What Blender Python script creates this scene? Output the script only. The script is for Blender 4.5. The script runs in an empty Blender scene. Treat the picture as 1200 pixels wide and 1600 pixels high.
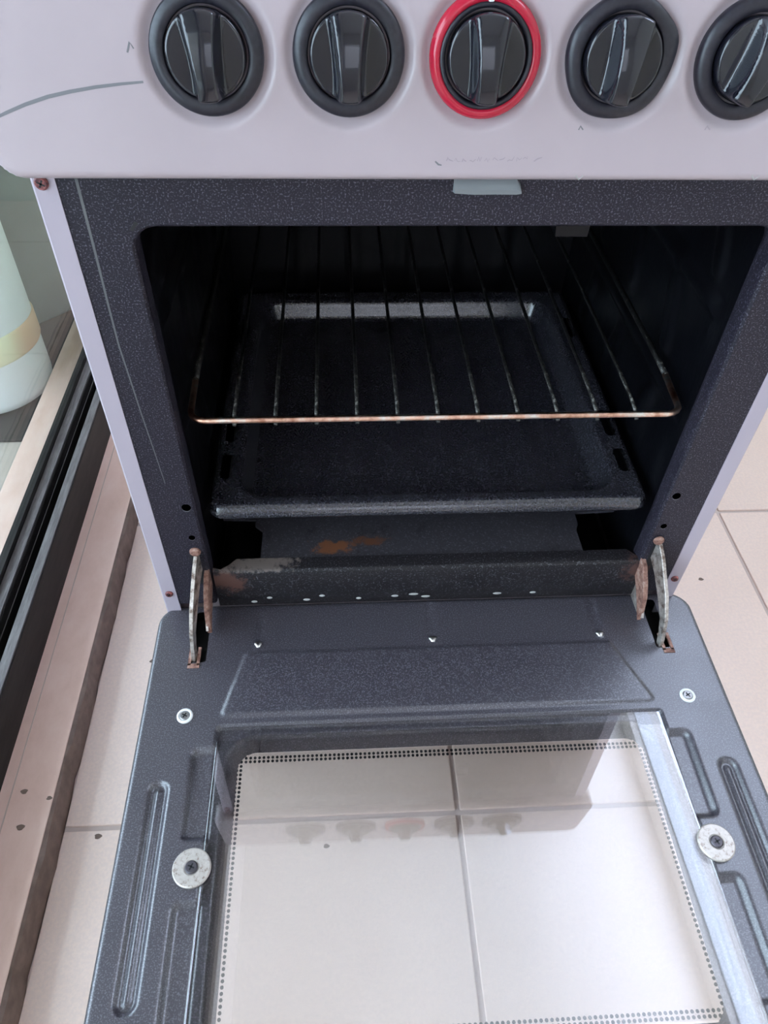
import bpy, bmesh, math, random
from mathutils import Vector, Matrix
random.seed(4)
S = bpy.context.scene
C = S.collection
PI = math.pi

# ------------------------------------------------------------------ camera
cd = bpy.data.cameras.new('camera')
cam = bpy.data.objects.new('camera', cd)
C.objects.link(cam)
cam.location = (-0.0777, -0.4327, 0.5874)
cam.rotation_euler = (math.radians(43.546), math.radians(-1.410), math.radians(-3.0665))
cd.sensor_fit = 'VERTICAL'
cd.sensor_height = 36.0
cd.lens = 36.0 * 1153.84 / 1600.0
cd.clip_start = 0.01
S.camera = cam

# ------------------------------------------------------------------ sky, exposure
w = bpy.data.worlds.new('overcast_sky')
S.world = w
w.use_nodes = True
bg = w.node_tree.nodes['Background']
bg.inputs['Color'].default_value = (0.675, 0.795, 1.06, 1)
bg.inputs['Strength'].default_value = 12.0
S.view_settings.view_transform = 'Standard'
S.view_settings.look = 'None'
S.view_settings.gamma = 1
S.view_settings.use_curve_mapping = False
S.view_settings.exposure = -0.18


# ------------------------------------------------------------------ materials
def mat(name, color, rough=0.5, metal=0.0, ior=1.5, spec=0.5):
    m = bpy.data.materials.new(name)
    m.use_nodes = True
    b = m.node_tree.nodes['Principled BSDF']
    b.inputs['Base Color'].default_value = (*color, 1)
    b.inputs['Roughness'].default_value = rough
    b.inputs['Metallic'].default_value = metal
    b.inputs['IOR'].default_value = ior
    b.inputs['Specular IOR Level'].default_value = spec
    return m


def N(m, t, **kw):
    n = m.node_tree.nodes.new(t)
    for k, v in kw.items():
        if k in n.inputs:
            n.inputs[k].default_value = v
        else:
            setattr(n, k, v)
    return n


def L(m, a, b):
    m.node_tree.links.new(a, b)


def coords(m, scale=(1, 1, 1)):
    tc = N(m, 'ShaderNodeTexCoord')
    mp = N(m, 'ShaderNodeMapping')
    mp.inputs['Scale'].default_value = scale
    L(m, tc.outputs['Object'], mp.inputs['Vector'])
    return mp.outputs['Vector']


def noise(m, vec, scale, detail=3, rough=0.55):
    n = N(m, 'ShaderNodeTexNoise')
    n.inputs['Scale'].default_value = scale
    n.inputs['Detail'].default_value = detail
    n.inputs['Roughness'].default_value = rough
    L(m, vec, n.inputs['Vector'])
    return n.outputs['Fac']


def ramp(m, fac, stops):
    r = N(m, 'ShaderNodeValToRGB')
    e = r.color_ramp.elements
    e[0].position, e[0].color = stops[0][0], (*stops[0][1], 1)
    e[1].position, e[1].color = stops[-1][0], (*stops[-1][1], 1)
    for p, c in stops[1:-1]:
        x = e.new(p)
        x.color = (*c, 1)
    L(m, fac, r.inputs['Fac'])
    return r.outputs['Color']


def mixc(m, fac, a, b):
    n = N(m, 'ShaderNodeMix', data_type='RGBA')
    if isinstance(fac, float):
        n.inputs[0].default_value = fac
    else:
        L(m, fac, n.inputs[0])
    for i, v in ((6, a), (7, b)):
        if isinstance(v, tuple):
            n.inputs[i].default_value = (*v, 1)
        else:
            L(m, v, n.inputs[i])
    return n.outputs[2]


def bsdf(m):
    return m.node_tree.nodes['Principled BSDF']


def bump(m, h, strength, dist=0.001):
    b = N(m, 'ShaderNodeBump')
    b.inputs['Strength'].default_value = strength
    b.inputs['Distance'].default_value = dist
    L(m, h, b.inputs['Height'])
    L(m, b.outputs['Normal'], bsdf(m).inputs['Normal'])


def enamel(name, base, fleck, fleck_lo, rough, ior, bumpy=0.12):
    """dark vitreous enamel with fine pale flecks, smudges in the gloss"""
    m = mat(name, base, rough, 0, ior)
    v = coords(m)
    f = noise(m, v, 860, 1, 0.6)
    c1 = ramp(m, f, [(fleck_lo, base), (fleck_lo + 0.16, fleck)])
    L(m, c1, bsdf(m).inputs['Base Color'])
    r = ramp(m, noise(m, coords(m, (1, 1.8, 1)), 13, 4, 0.6), [(0.3, (rough,) * 3), (0.75, (rough * 1.3,) * 3)])
    L(m, r, bsdf(m).inputs['Roughness'])
    if bumpy:
        bump(m, f, bumpy, 0.0004)
    return m


M = {}
# white enamel of control panel and side panels
m = mat('white_enamel', (0.70, 0.685, 0.70), 0.28)
c = ramp(m, noise(m, coords(m), 14, 4), [(0.3, (0.385, 0.315, 0.335)), (0.7, (0.415, 0.34, 0.36))])
L(m, c, bsdf(m).inputs['Base Color'])
M['white'] = m
M['side_white'] = mat('side_panel_white', (0.39, 0.335, 0.385), 0.35)
M['enamel'] = enamel('speckled_enamel', (0.0145, 0.012, 0.0195), (0.10, 0.092, 0.12), 0.55, 0.40, 1.35, 0.0)
M['door_enamel'] = enamel('door_enamel', (0.037, 0.032, 0.041), (0.115, 0.107, 0.128), 0.50, 0.280, 1.78, 0.0)
# cavity enamel: blackened and greasy
m = mat('cavity_enamel', (0.009, 0.009, 0.012), 0.35, 0, 1.33)
v = coords(m, (1, 1, 0.5))
n1 = noise(m, v, 30, 6, 0.7)
c = ramp(m, n1, [(0.52, (0.003, 0.003, 0.0045)), (0.66, (0.007, 0.007, 0.009)), (0.80, (0.06, 0.055, 0.055))])
L(m, c, bsdf(m).inputs['Base Color'])
L(m, ramp(m, n1, [(0.3, (0.29,) * 3), (0.8, (0.5,) * 3)]), bsdf(m).inputs['Roughness'])
bump(m, n1, 0.35, 0.002)
M['cavity'] = m
# tray enamel
m = mat('tray_enamel', (0.016, 0.016, 0.021), 0.2, 0, 1.75)
v = coords(m)
f = noise(m, v, 600, 2, 0.7)
c1 = ramp(m, f, [(0.48, (0.022, 0.021, 0.027)), (0.80, (0.085, 0.083, 0.10))])
g = noise(m, coords(m, (1, 0.25, 1)), 70, 5, 0.7)
c2 = mixc(m, ramp(m, g, [(0.62, (0, 0, 0)), (0.80, (0.4, 0.4, 0.4))]), c1, (0.07, 0.07, 0.085))
L(m, c2, bsdf(m).inputs['Base Color'])
L(m, ramp(m, noise(m, v, 30, 4), [(0.3, (0.12,) * 3), (0.8, (0.26,) * 3)]), bsdf(m).inputs['Roughness'])
M['tray'] = m


def rust_plate(name, base, spots):
    m = mat(name, base, 0.45, 0, 1.4)
    v = coords(m)
    f = noise(m, v, 600, 2, 0.7)
    col = ramp(m, f, [(0.55, base), (0.74, (0.11, 0.11, 0.125))])
    st = noise(m, coords(m, (1, 0.6, 1)), 55, 5, 0.7)
    col = mixc(m, ramp(m, st, [(0.58, (0, 0, 0)), (0.72, (0.8, 0.8, 0.8))]), col, (0.008, 0.008, 0.010))
    tc = N(m, 'ShaderNodeTexCoord')
    for (x, y, z, rx, ry, rz, colr) in spots:
        mp = N(m, 'ShaderNodeMapping', vector_type='TEXTURE')
        mp.inputs['Location'].default_value = (x, y, z)
        mp.inputs['Scale'].default_value = (rx, ry, rz)
        L(m, tc.outputs['Object'], mp.inputs['Vector'])
        ln = N(m, 'ShaderNodeVectorMath', operation='LENGTH')
        L(m, mp.outputs['Vector'], ln.inputs[0])
        ad = N(m, 'ShaderNodeMath', operation='MULTIPLY_ADD')
        L(m, noise(m, v, 110, 5, 0.7), ad.inputs[0])
        ad.inputs[1].default_value = 2.6
        L(m, ln.outputs['Value'], ad.inputs[2])
        k = ramp(m, ad.outputs['Value'], [(0.0, (1, 1, 1)), (0.01, (1, 1, 1)), (1.0, (0, 0, 0))])
        mr = N(m, 'ShaderNodeMapRange')
        L(m, ad.outputs['Value'], mr.inputs['Value'])
        mr.inputs['From Min'].default_value = 1.75
        mr.inputs['From Max'].default_value = 2.15
        mr.inputs['To Min'].default_value = 1
        mr.inputs['To Max'].default_value = 0
        col = mixc(m, mr.outputs['Result'], col, colr)
    L(m, col, bsdf(m).inputs['Base Color'])
    bump(m, st, 0.25, 0.001)
    return m


M['oven_floor'] = rust_plate('oven_floor_enamel', (0.040, 0.036, 0.043),
                             [(-0.088, 0.030, 0.052, 0.026, 0.011, 0.05, (0.16, 0.062, 0.030)),
                              (-0.052, 0.036, 0.052, 0.022, 0.009, 0.05, (0.11, 0.045, 0.024)),
                              (-0.140, 0.010, 0.052, 0.016, 0.004, 0.05, (0.30, 0.20, 0.15))])
M['sill'] = rust_plate('sill_enamel', (0.009, 0.007, 0.009),
                       [(-0.188, 0.003, 0.042, 0.026, 0.03, 0.020, (0.085, 0.040, 0.032)),
                        (0.205, 0.003, 0.042, 0.022, 0.03, 0.020, (0.070, 0.035, 0.030)),
                        (-0.160, 0.008, 0.0555, 0.045, 0.02, 0.004, (0.12, 0.095, 0.085))])
M['black'] = mat('black_enamel', (0.006, 0.006, 0.007), 0.5)
M['hole'] = mat('open_hole', (0.0, 0.0, 0.0), 1.0, 0, 1.0, 0.0)
M['knob'] = mat('black_knob_plastic', (0.008, 0.008, 0.013), 0.09, 0, 1.6)
m = mat('black_bezel_plastic', (0.018, 0.017, 0.024), 0.38)
L(m, ramp(m, noise(m, coords(m), 300, 3), [(0.4, (0.009, 0.008, 0.014)), (0.75, (0.020, 0.018, 0.028))]), bsdf(m).inputs['Base Color'])
M['bezel'] = m
m = mat('red_ring_plastic', (0.42, 0.012, 0.035), 0.12)
M['red'] = m
M['marker'] = mat('white_marker', (0.8, 0.8, 0.8), 0.4)
# metals
m = mat('zinc_steel', (0.62, 0.60, 0.57), 0.32, 1.0)
L(m, ramp(m, noise(m, coords(m), 160, 4), [(0.3, (0.45, 0.43, 0.40)), (0.7, (0.74, 0.72, 0.69))]), bsdf(m).inputs['Base Color'])
M['zinc'] = m
m = mat('worn_hinge_steel', (0.5, 0.47, 0.44), 0.45, 0.75)
L(m, ramp(m, noise(m, coords(m), 120, 5, 0.7), [(0.38, (0.16, 0.11, 0.09)), (0.5, (0.47, 0.41, 0.37)), (0.7, (0.72, 0.66, 0.62))]), bsdf(m).inputs['Base Color'])
M['hinge'] = m
m = mat('rusty_steel', (0.3, 0.17, 0.13), 0.7, 0.2)
L(m, ramp(m, noise(m, coords(m), 180, 5, 0.7), [(0.35, (0.13, 0.055, 0.042)), (0.55, (0.32, 0.17, 0.13)), (0.75, (0.48, 0.36, 0.30))]), bsdf(m).inputs['Base Color'])
M['rust'] = m
m = mat('rusty_screw', (0.25, 0.07, 0.06), 0.55, 0.3)
L(m, ramp(m, noise(m, coords(m), 400, 4), [(0.4, (0.10, 0.035, 0.04)), (0.65, (0.34, 0.11, 0.10))]), bsdf(m).inputs['Base Color'])
M['rust_screw'] = m
m = mat('copper_toned_rack_wire', (0.62, 0.38, 0.28), 0.3, 1.0)
v = coords(m, (1, 1, 1))
L(m, ramp(m, noise(m, v, 60, 4, 0.65), [(0.35, (0.42, 0.20, 0.13)), (0.52, (0.78, 0.50, 0.38)), (0.66, (0.80, 0.76, 0.70))]), bsdf(m).inputs['Base Color'])
M['wire_front'] = m
m = mat('burnt_rack_wire', (0.05, 0.045, 0.04), 0.5, 0.4)
n0 = noise(m, coords(m, (1, 0.8, 1)), 190, 5, 0.75)
tcw = N(m, 'ShaderNodeTexCoord')
sw = N(m, 'ShaderNodeSeparateXYZ')
L(m, tcw.outputs['Object'], sw.inputs[0])
mw = N(m, 'ShaderNodeMapRange')                            # coating is rubbed bare near the front bar
L(m, sw.outputs['Y'], mw.inputs['Value'])
for k_, v_ in (('From Min', -0.178), ('From Max', -0.09), ('To Min', 0.14), ('To Max', 0.0)):
    mw.inputs[k_].default_value = v_
aw = N(m, 'ShaderNodeMath', operation='ADD')
L(m, n0, aw.inputs[0])
L(m, mw.outputs['Result'], aw.inputs[1])
n1 = aw.outputs[0]
L(m, ramp(m, n1, [(0.54, (0.010, 0.009, 0.009)), (0.64, (0.06, 0.055, 0.05)), (0.74, (0.5, 0.48, 0.44))]), bsdf(m).inputs['Base Color'])
bump(m, n1, 0.6, 0.001)
M['wire'] = m
m = mat('washer_nickel', (0.72, 0.68, 0.63), 0.42, 0.4)
L(m, ramp(m, noise(m, coords(m), 330, 5, 0.7), [(0.33, (0.20, 0.13, 0.10)), (0.44, (0.46, 0.41, 0.37)), (0.7, (0.55, 0.50, 0.465))]), bsdf(m).inputs['Base Color'])
M['washer'] = m
M['screw'] = mat('dark_screw', (0.30, 0.29, 0.29), 0.4, 0.9)
M['screw_dark'] = mat('oxidised_screw', (0.09, 0.08, 0.09), 0.45, 0.7)
M['tape'] = mat('grey_tape', (0.20, 0.21, 0.22), 0.3)
M['scuff'] = mat('pale_scuff', (0.10, 0.10, 0.105), 0.6)
M['pencil'] = mat('graphite_mark', (0.16, 0.155, 0.165), 0.6)
M['pencil_light'] = mat('faint_graphite', (0.315, 0.26, 0.285), 0.5)
M['chip'] = mat('white_chip', (0.4, 0.39, 0.38), 0.5)


def glass(name, tint, ior, rough=0.0):
    m = bpy.data.materials.new(name)
    m.use_nodes = True
    nt = m.node_tree
    nt.nodes.remove(nt.nodes['Principled BSDF'])
    out = nt.nodes['Material Output']
    tr = N(m, 'ShaderNodeBsdfTransparent', Color=(*tint, 1))
    gl = N(m, 'ShaderNodeBsdfGlossy', Roughness=rough)
    gl.inputs['Color'].default_value = (1, 1, 1, 1)
    fr = N(m, 'ShaderNodeFresnel')
    ge = N(m, 'ShaderNodeNewGeometry')                     # same reflectance on the way in and on the way out of the pane
    mr = N(m, 'ShaderNodeMapRange')
    L(m, ge.outputs['Backfacing'], mr.inputs['Value'])
    mr.inputs['To Min'].default_value = ior
    mr.inputs['To Max'].default_value = 1.0 / ior
    L(m, mr.outputs['Result'], fr.inputs['IOR'])
    mx = N(m, 'ShaderNodeMixShader')
    L(m, fr.outputs[0], mx.inputs[0])
    L(m, tr.outputs[0], mx.inputs[1])
    L(m, gl.outputs[0], mx.inputs[2])
    L(m, mx.outputs[0], out.inputs['Surface'])
    return m


M['oven_glass'] = glass('oven_glass', (0.93, 0.925, 0.92), 2.05, 0.012)
M['outer_glass'] = glass('outer_oven_glass', (0.93, 0.925, 0.92), 1.4, 0.02)
M['patio_glass'] = glass('patio_door_glass', (0.88, 0.92, 0.87), 1.25, 0.02)

# surfaces of the room
m = mat('cream_floor_tile', (0.70, 0.63, 0.585), 0.32)
v = coords(m)
a = noise(m, v, 5, 5, 0.6)
c = ramp(m, a, [(0.3, (0.79, 0.61, 0.52)), (0.7, (0.85, 0.675, 0.585))])
c = mixc(m, ramp(m, noise(m, v, 240, 3, 0.6), [(0.40, (0.35, 0.35, 0.35)), (0.62, (0, 0, 0))]), c, (0.66, 0.53, 0.49))
L(m, c, bsdf(m).inputs['Base Color'])
L(m, ramp(m, noise(m, v, 9, 4), [(0.3, (0.29,) * 3), (0.7, (0.42,) * 3)]), bsdf(m).inputs['Roughness'])
M['tile'] = m
M['grout'] = mat('grey_brown_grout', (0.58, 0.475, 0.43), 0.8)
m = mat('pink_brown_stone', (0.42, 0.30, 0.25), 0.5)
a = noise(m, coords(m, (1.3, 0.7, 1)), 16, 6, 0.7)
c = ramp(m, a, [(0.28, (0.66, 0.44, 0.355)), (0.5, (0.73, 0.505, 0.42)), (0.72, (0.77, 0.565, 0.48))])
L(m, c, bsdf(m).inputs['Base Color'])
M['stone'] = m
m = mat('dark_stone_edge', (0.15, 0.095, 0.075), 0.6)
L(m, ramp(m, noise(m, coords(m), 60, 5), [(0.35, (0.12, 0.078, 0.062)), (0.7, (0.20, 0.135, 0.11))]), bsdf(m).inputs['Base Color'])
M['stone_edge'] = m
m = mat('stone_groove', (0.5, 0.38, 0.32), 0.6)
M['stone_line'] = m
m = mat('bronze_aluminium', (0.030, 0.028, 0.028), 0.5, 0.0, 1.5, 0.2)
L(m, ramp(m, noise(m, coords(m, (2, 0.4, 2)), 60, 5), [(0.35, (0.010, 0.009, 0.0085)), (0.75, (0.026, 0.023, 0.021))]), bsdf(m).inputs['Base Color'])
M['alu'] = m
m = mat('worn_rail_aluminium', (0.16, 0.155, 0.155), 0.5, 0.15)
L(m, ramp(m, noise(m, coords(m, (3, 0.3, 2)), 80, 5, 0.7), [(0.35, (0.085, 0.075, 0.074)), (0.7, (0.19, 0.175, 0.17))]), bsdf(m).inputs['Base Color'])
M['rail'] = m
M['wall'] = mat('white_wall_paint', (0.66, 0.61, 0.55), 0.8)
M['ceiling'] = mat('ceiling_paint', (0.85, 0.81, 0.77), 0.9)
M['roof_sheet'] = mat('grey_roof_sheet', (0.17, 0.155, 0.14), 0.8)
M['neighbour'] = mat('weathered_render', (0.36, 0.325, 0.285), 0.9)  # for the unseen wall added to set the front light
M['patio_wall'] = mat('patio_wall_paint', (0.55, 0.56, 0.53), 0.9)
m = mat('patio_floor_tile', (0.40, 0.35, 0.30), 0.25)
L(m, ramp(m, noise(m, coords(m), 12, 4), [(0.3, (0.36, 0.315, 0.27)), (0.7, (0.44, 0.39, 0.34))]), bsdf(m).inputs['Base Color'])
M['patio_floor'] = m
m = mat('pale_plastic', (0.60, 0.63, 0.60), 0.5)
L(m, ramp(m, noise(m, coords(m), 7, 4), [(0.3, (0.20, 0.215, 0.205)), (0.7, (0.27, 0.29, 0.275))]), bsdf(m).inputs['Base Color'])
M['pale'] = m
M['bucket'] = mat('white_plastic', (0.78, 0.82, 0.82), 0.45)
m = mat('yellow_orange_band', (0.72, 0.74, 0.42), 0.5)
v = coords(m)
sx = N(m, 'ShaderNodeSeparateXYZ')
L(m, v, sx.inputs[0])
L(m, ramp(m, sx.outputs['X'], [(0.088, (0.80, 0.78, 0.52)), (0.106, (0.74, 0.48, 0.30))]), bsdf(m).inputs['Base Color'])
M['band'] = m
M['mat_rubber'] = mat('dark_rubber', (0.008, 0.009, 0.008), 0.7)  # near-black that paints the patio floor shadow
M['frame_white'] = mat('white_window_frame', (0.75, 0.75, 0.75), 0.5)


# ------------------------------------------------------------------ mesh helpers
def obj(name, bm, material, parent=None, smooth=False, loc=(0, 0, 0), rot=(0, 0, 0), kind=None, label=None):
    me = bpy.data.meshes.new(name)
    if not any(f.tag for f in bm.faces):
        bmesh.ops.recalc_face_normals(bm, faces=bm.faces)
    bm.to_mesh(me)
    bm.free()
    me.materials.append(M[material] if isinstance(material, str) else material)
    if smooth:
        for p in me.polygons:
            p.use_smooth = True
    o = bpy.data.objects.new(name, me)
    o.location = loc
    o.rotation_euler = rot
    C.objects.link(o)
    if parent:
        o.parent = parent
    if kind:
        o['kind'] = kind
    if label:
        o['label'] = label
    return o


def tag(o, label, cat, group=None):
    o['label'] = label
    o['category'] = cat
    if group:
        o['group'] = group
    return o


def empty(name, loc=(0, 0, 0)):
    o = bpy.data.objects.new(name, None)
    o.location = loc
    o.empty_display_size = 0.05
    C.objects.link(o)
    return o


def box(bm, x0, x1, y0, y1, z0, z1, bev=0.0):
    r = bmesh.ops.create_cube(bm, size=1)
    vs = r['verts']
    for v in vs:
        v.co = Vector((x0 + (v.co.x + .5) * (x1 - x0), y0 + (v.co.y + .5) * (y1 - y0), z0 + (v.co.z + .5) * (z1 - z0)))
    if bev > 0:
        es = list({e for v in vs for e in v.link_edges})
        bmesh.ops.bevel(bm, geom=es, offset=bev, segments=2, affect='EDGES', profile=0.5)
    return bm


def bx(*a, bev=0.0):
    return box(bmesh.new(), *a, bev=bev)


def lathe(prof, seg=48, close=True, start=None):
    """profile list of (r, h) spun round +z"""
    bm = bmesh.new()
    rings = []
    for r, h in prof:
        if r < 1e-6:
            rings.append([bm.verts.new((0, 0, h))])
        else:
            rings.append([bm.verts.new((r * math.cos(2 * PI * i / seg), r * math.sin(2 * PI * i / seg), h)) for i in range(seg)])
    for a, b in zip(rings, rings[1:]):
        for i in range(seg):
            j = (i + 1) % seg
            if len(a) == 1 and len(b) == 1:
                continue
            if len(a) == 1:
                bm.faces.new((a[0], b[i], b[j]))
            elif len(b) == 1:
                bm.faces.new((a[i], a[j], b[0]))
            else:
                bm.faces.new((a[i], a[j], b[j], b[i]))
    return bm


def tube(bm, pts, r, seg=10, caps=True):
    pts = [Vector(p) for p in pts]
    prev = None
    t0 = (pts[1] - pts[0]).normalized()
    up = Vector((0, 0, 1)) if abs(t0.z) < 0.9 else Vector((1, 0, 0))
    rings = []
    for i, p in enumerate(pts):
        if i == 0:
            t = pts[1] - pts[0]
        elif i == len(pts) - 1:
            t = pts[-1] - pts[-2]
        else:
            t = (pts[i + 1] - pts[i]).normalized() + (pts[i] - pts[i - 1]).normalized()
        t.normalize()
        a = up - t * up.dot(t)
        a.normalize()
        up = a
        b = t.cross(a)
        rings.append([bm.verts.new(p + r * (math.cos(2 * PI * k / seg) * a + math.sin(2 * PI * k / seg) * b)) for k in range(seg)])
    for A, B in zip(rings, rings[1:]):
        for k in range(seg):
            bm.faces.new((A[k], A[(k + 1) % seg], B[(k + 1) % seg], B[k]))
    if caps:
        bm.faces.new(rings[0])
        bm.faces.new(rings[-1])
    return bm


def prism(poly, axis, a, b, bev=0.0):
    """closed polygon in the plane normal to axis, extruded from a to b"""
    bm = bmesh.new()

    def P(p, t):
        if axis == 'x':
            return (t, p[0], p[1])
        if axis == 'y':
            return (p[0], t, p[1])
        return (p[0], p[1], t)
    A = [bm.verts.new(P(p, a)) for p in poly]
    B = [bm.verts.new(P(p, b)) for p in poly]
    n = len(poly)
    bm.faces.new(A)
    bm.faces.new(B)
    for i in range(n):
        bm.faces.new((A[i], A[(i + 1) % n], B[(i + 1) % n], B[i]))
    if bev > 0:
        bmesh.ops.recalc_face_normals(bm, faces=bm.faces)
        bmesh.ops.bevel(bm, geom=list(bm.edges), offset=bev, segments=1, affect='EDGES')
    return bm


def rr(x0, x1, z0, z1, r, nc=7):
    """rounded rectangle loop"""
    out = []
    for cx, cz, a0 in ((x1 - r, z1 - r, 0), (x0 + r, z1 - r, 90), (x0 + r, z0 + r, 180), (x1 - r, z0 + r, 270)):
        for i in range(nc + 1):
            a = math.radians(a0 + 90 * i / nc)
            out.append((cx + r * math.cos(a), cz + r * math.sin(a)))
    return out


def loft(loops, cap=False):
    bm = bmesh.new()
    R = [[bm.verts.new(p) for p in lp] for lp in loops]
    n = len(R[0])
    for A, B in zip(R, R[1:]):
        for i in range(n):
            bm.faces.new((A[i], A[(i + 1) % n], B[(i + 1) % n], B[i]))
    if cap:
        bm.faces.new(R[-1])
    return bm


def sd_rr(x, y, x0, x1, y0, y1, r):
    qx = abs(x - (x0 + x1) / 2) - (x1 - x0) / 2 + r
    qy = abs(y - (y0 + y1) / 2) - (y1 - y0) / 2 + r
    return math.hypot(max(qx, 0), max(qy, 0)) + min(max(qx, qy), 0) - r


def sd_seg(x, y, ax, ay, bx_, by):
    dx, dy = bx_ - ax, by - ay
    t = ((x - ax) * dx + (y - ay) * dy) / (dx * dx + dy * dy)
    t = max(0, min(1, t))
    return math.hypot(x - ax - t * dx, y - ay - t * dy)


def sd_poly(x, y, P):
    d = 1e9
    inside = False
    n = len(P)
    for i in range(n):
        a, b = P[i], P[(i + 1) % n]
        d = min(d, sd_seg(x, y, a[0], a[1], b[0], b[1]))
        if (a[1] > y) != (b[1] > y) and x < (b[0] - a[0]) * (y - a[1]) / (b[1] - a[1]) + a[0]:
            inside = not inside
    return -d if inside else d


def sstep(a, b, x):
    t = max(0.0, min(1.0, (x - a) / (b - a)))
    return t * t * (3 - 2 * t)


def sheet(x0, x1, y0, y1, step, sdf, hfun, skirt=0.0, thick=0.0, place=None):
    """pressed sheet: a grid trimmed to sdf<0, its border snapped to the outline, raised by hfun; skirt drops the border"""
    nx = max(2, int(round((x1 - x0) / step)))
    ny = max(2, int(round((y1 - y0) / step)))
    X = [x0 + (x1 - x0) * i / nx for i in range(nx + 1)]
    Y = [y0 + (y1 - y0) * j / ny for j in range(ny + 1)]
    D = [[sdf(x, y) for y in Y] for x in X]
    keep = [(i, j) for i in range(nx) for j in range(ny)
            if sum(1 for a, b in ((0, 0), (1, 0), (1, 1), (0, 1)) if D[i + a][j + b] < -step * 0.02) >= 2]
    V = {}
    bm = bmesh.new()
    e = step * 0.2

    def vert(i, j):
        if (i, j) in V:
            return V[(i, j)]
        x, y, d = X[i], Y[j], D[i][j]
        if d > 0 or (d > -step * 0.02):
            for _ in range(3):
                d = sdf(x, y)
                gx = (sdf(x + e, y) - sdf(x - e, y)) / (2 * e)
                gy = (sdf(x, y + e) - sdf(x, y - e)) / (2 * e)
                g2 = gx * gx + gy * gy
                if g2 > 1e-6:
                    x -= d * gx / g2
                    y -= d * gy / g2
        v = bm.verts.new((x, y, hfun(x, y)))
        V[(i, j)] = v
        return v
    for i, j in keep:
        bm.faces.new((vert(i, j), vert(i + 1, j), vert(i + 1, j + 1), vert(i, j + 1)))
    for f in bm.faces:
        f.smooth = True
    if skirt:
        be = [ed for ed in bm.edges if len(ed.link_faces) == 1]
        r = bmesh.ops.extrude_edge_only(bm, edges=be)
        for v in [g for g in r['geom'] if isinstance(g, bmesh.types.BMVert)]:
            v.co.z -= skirt
    if place:
        o_, a_, b_, c_ = (place(Vector(q_)) for q_ in ((0, 0, 0), (1, 0, 0), (0, 1, 0), (0, 0, 1)))
        flip = (a_ - o_).cross(b_ - o_).dot(c_ - o_) < 0
        for v in bm.verts:
            v.co = place(v.co)
        if flip:
            bmesh.ops.reverse_faces(bm, faces=bm.faces)
    for f in bm.faces:
        f.tag = True                                       # facing is already right
    return bm


# ------------------------------------------------------------------ the room
FZ = -0.30
floor = obj('floor', bx(-0.412, 1.25, -2.6, 1.6, FZ - 0.05, FZ - 0.003), 'grout', kind='structure')
gx0, gy0, TW, TD, GR = 0.0515, -0.0895, 0.5, 0.4825, 0.006
tile_me = {}
for i in range(-1, 3):
    for j in range(-6, 4):
        xa, xb = gx0 + i * TW + GR / 2, gx0 + (i + 1) * TW - GR / 2
        ya, yb = gy0 + j * TD + GR / 2, gy0 + (j + 1) * TD - GR / 2
        xa, xb, ya, yb = max(xa, -0.4105), min(xb, 1.24), max(ya, -2.59), min(yb, 1.59)
        if xb - xa < 0.02 or yb - ya < 0.02:
            continue
        obj('floor_tile', bx(xa, xb, ya, yb, FZ - 0.010, FZ, bev=0.0012), 'tile', floor)
# dried drops on tiles and sill
drops = [(-0.3701, -0.0995, FZ, .0042), (-0.106, -0.1221, FZ, .0035), (0.4718, 0.2507, FZ, .004), (-0.345, 0.135, FZ, .004),
         (-0.338, 0.144, FZ, .003), (0.06, 0.02, FZ, .003)]
sill_drops = [(-0.4514, -0.0601, -0.26, .004), (-0.4211, -0.0688, -0.26, .0032), (-0.4443, -0.1009, -0.26, .0045)]
M['drop'] = mat('dried_drop', (0.17, 0.115, 0.09), 0.7)


def drop_mesh(x, y, z, r):
    bm = bmesh.new()
    vs = [bm.verts.new((x + r * (1 + .25 * math.sin(3 * a + x * 99)) * math.cos(a), y + .75 * r * math.sin(a), z + .0002)) for a in [2 * PI * k / 12 for k in range(12)]]
    t = bm.verts.new((x, y, z + .0005))
    for k in range(12):
        bm.faces.new((vs[k], vs[(k + 1) % 12], t))
    return bm


for d in drops:
    obj('dried_drop', drop_mesh(*d), 'drop', floor)

# stone threshold below the sliding door: top slab, dark edge
SZ = -0.26
trim = obj('trim_1', bx(-0.625, -0.4165, -2.6, 2.2, FZ - 0.04, SZ, bev=0.0015), 'stone', kind='structure')
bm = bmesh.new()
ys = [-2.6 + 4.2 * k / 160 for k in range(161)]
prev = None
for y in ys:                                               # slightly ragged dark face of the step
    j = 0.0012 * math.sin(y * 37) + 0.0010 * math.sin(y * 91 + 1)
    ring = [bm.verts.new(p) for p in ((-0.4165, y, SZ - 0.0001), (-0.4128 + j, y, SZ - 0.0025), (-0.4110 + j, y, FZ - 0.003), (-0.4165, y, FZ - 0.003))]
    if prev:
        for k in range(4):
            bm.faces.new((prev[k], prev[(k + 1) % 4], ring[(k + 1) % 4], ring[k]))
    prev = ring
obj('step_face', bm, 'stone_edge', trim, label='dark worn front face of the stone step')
obj('scored_line', bx(-0.4660, -0.4646, -2.55, 1.55, SZ - 0.001, SZ + 0.0006), 'stone_line', trim)
for d in sill_drops:
    obj('dried_drop', drop_mesh(*d), 'drop', trim)

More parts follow.
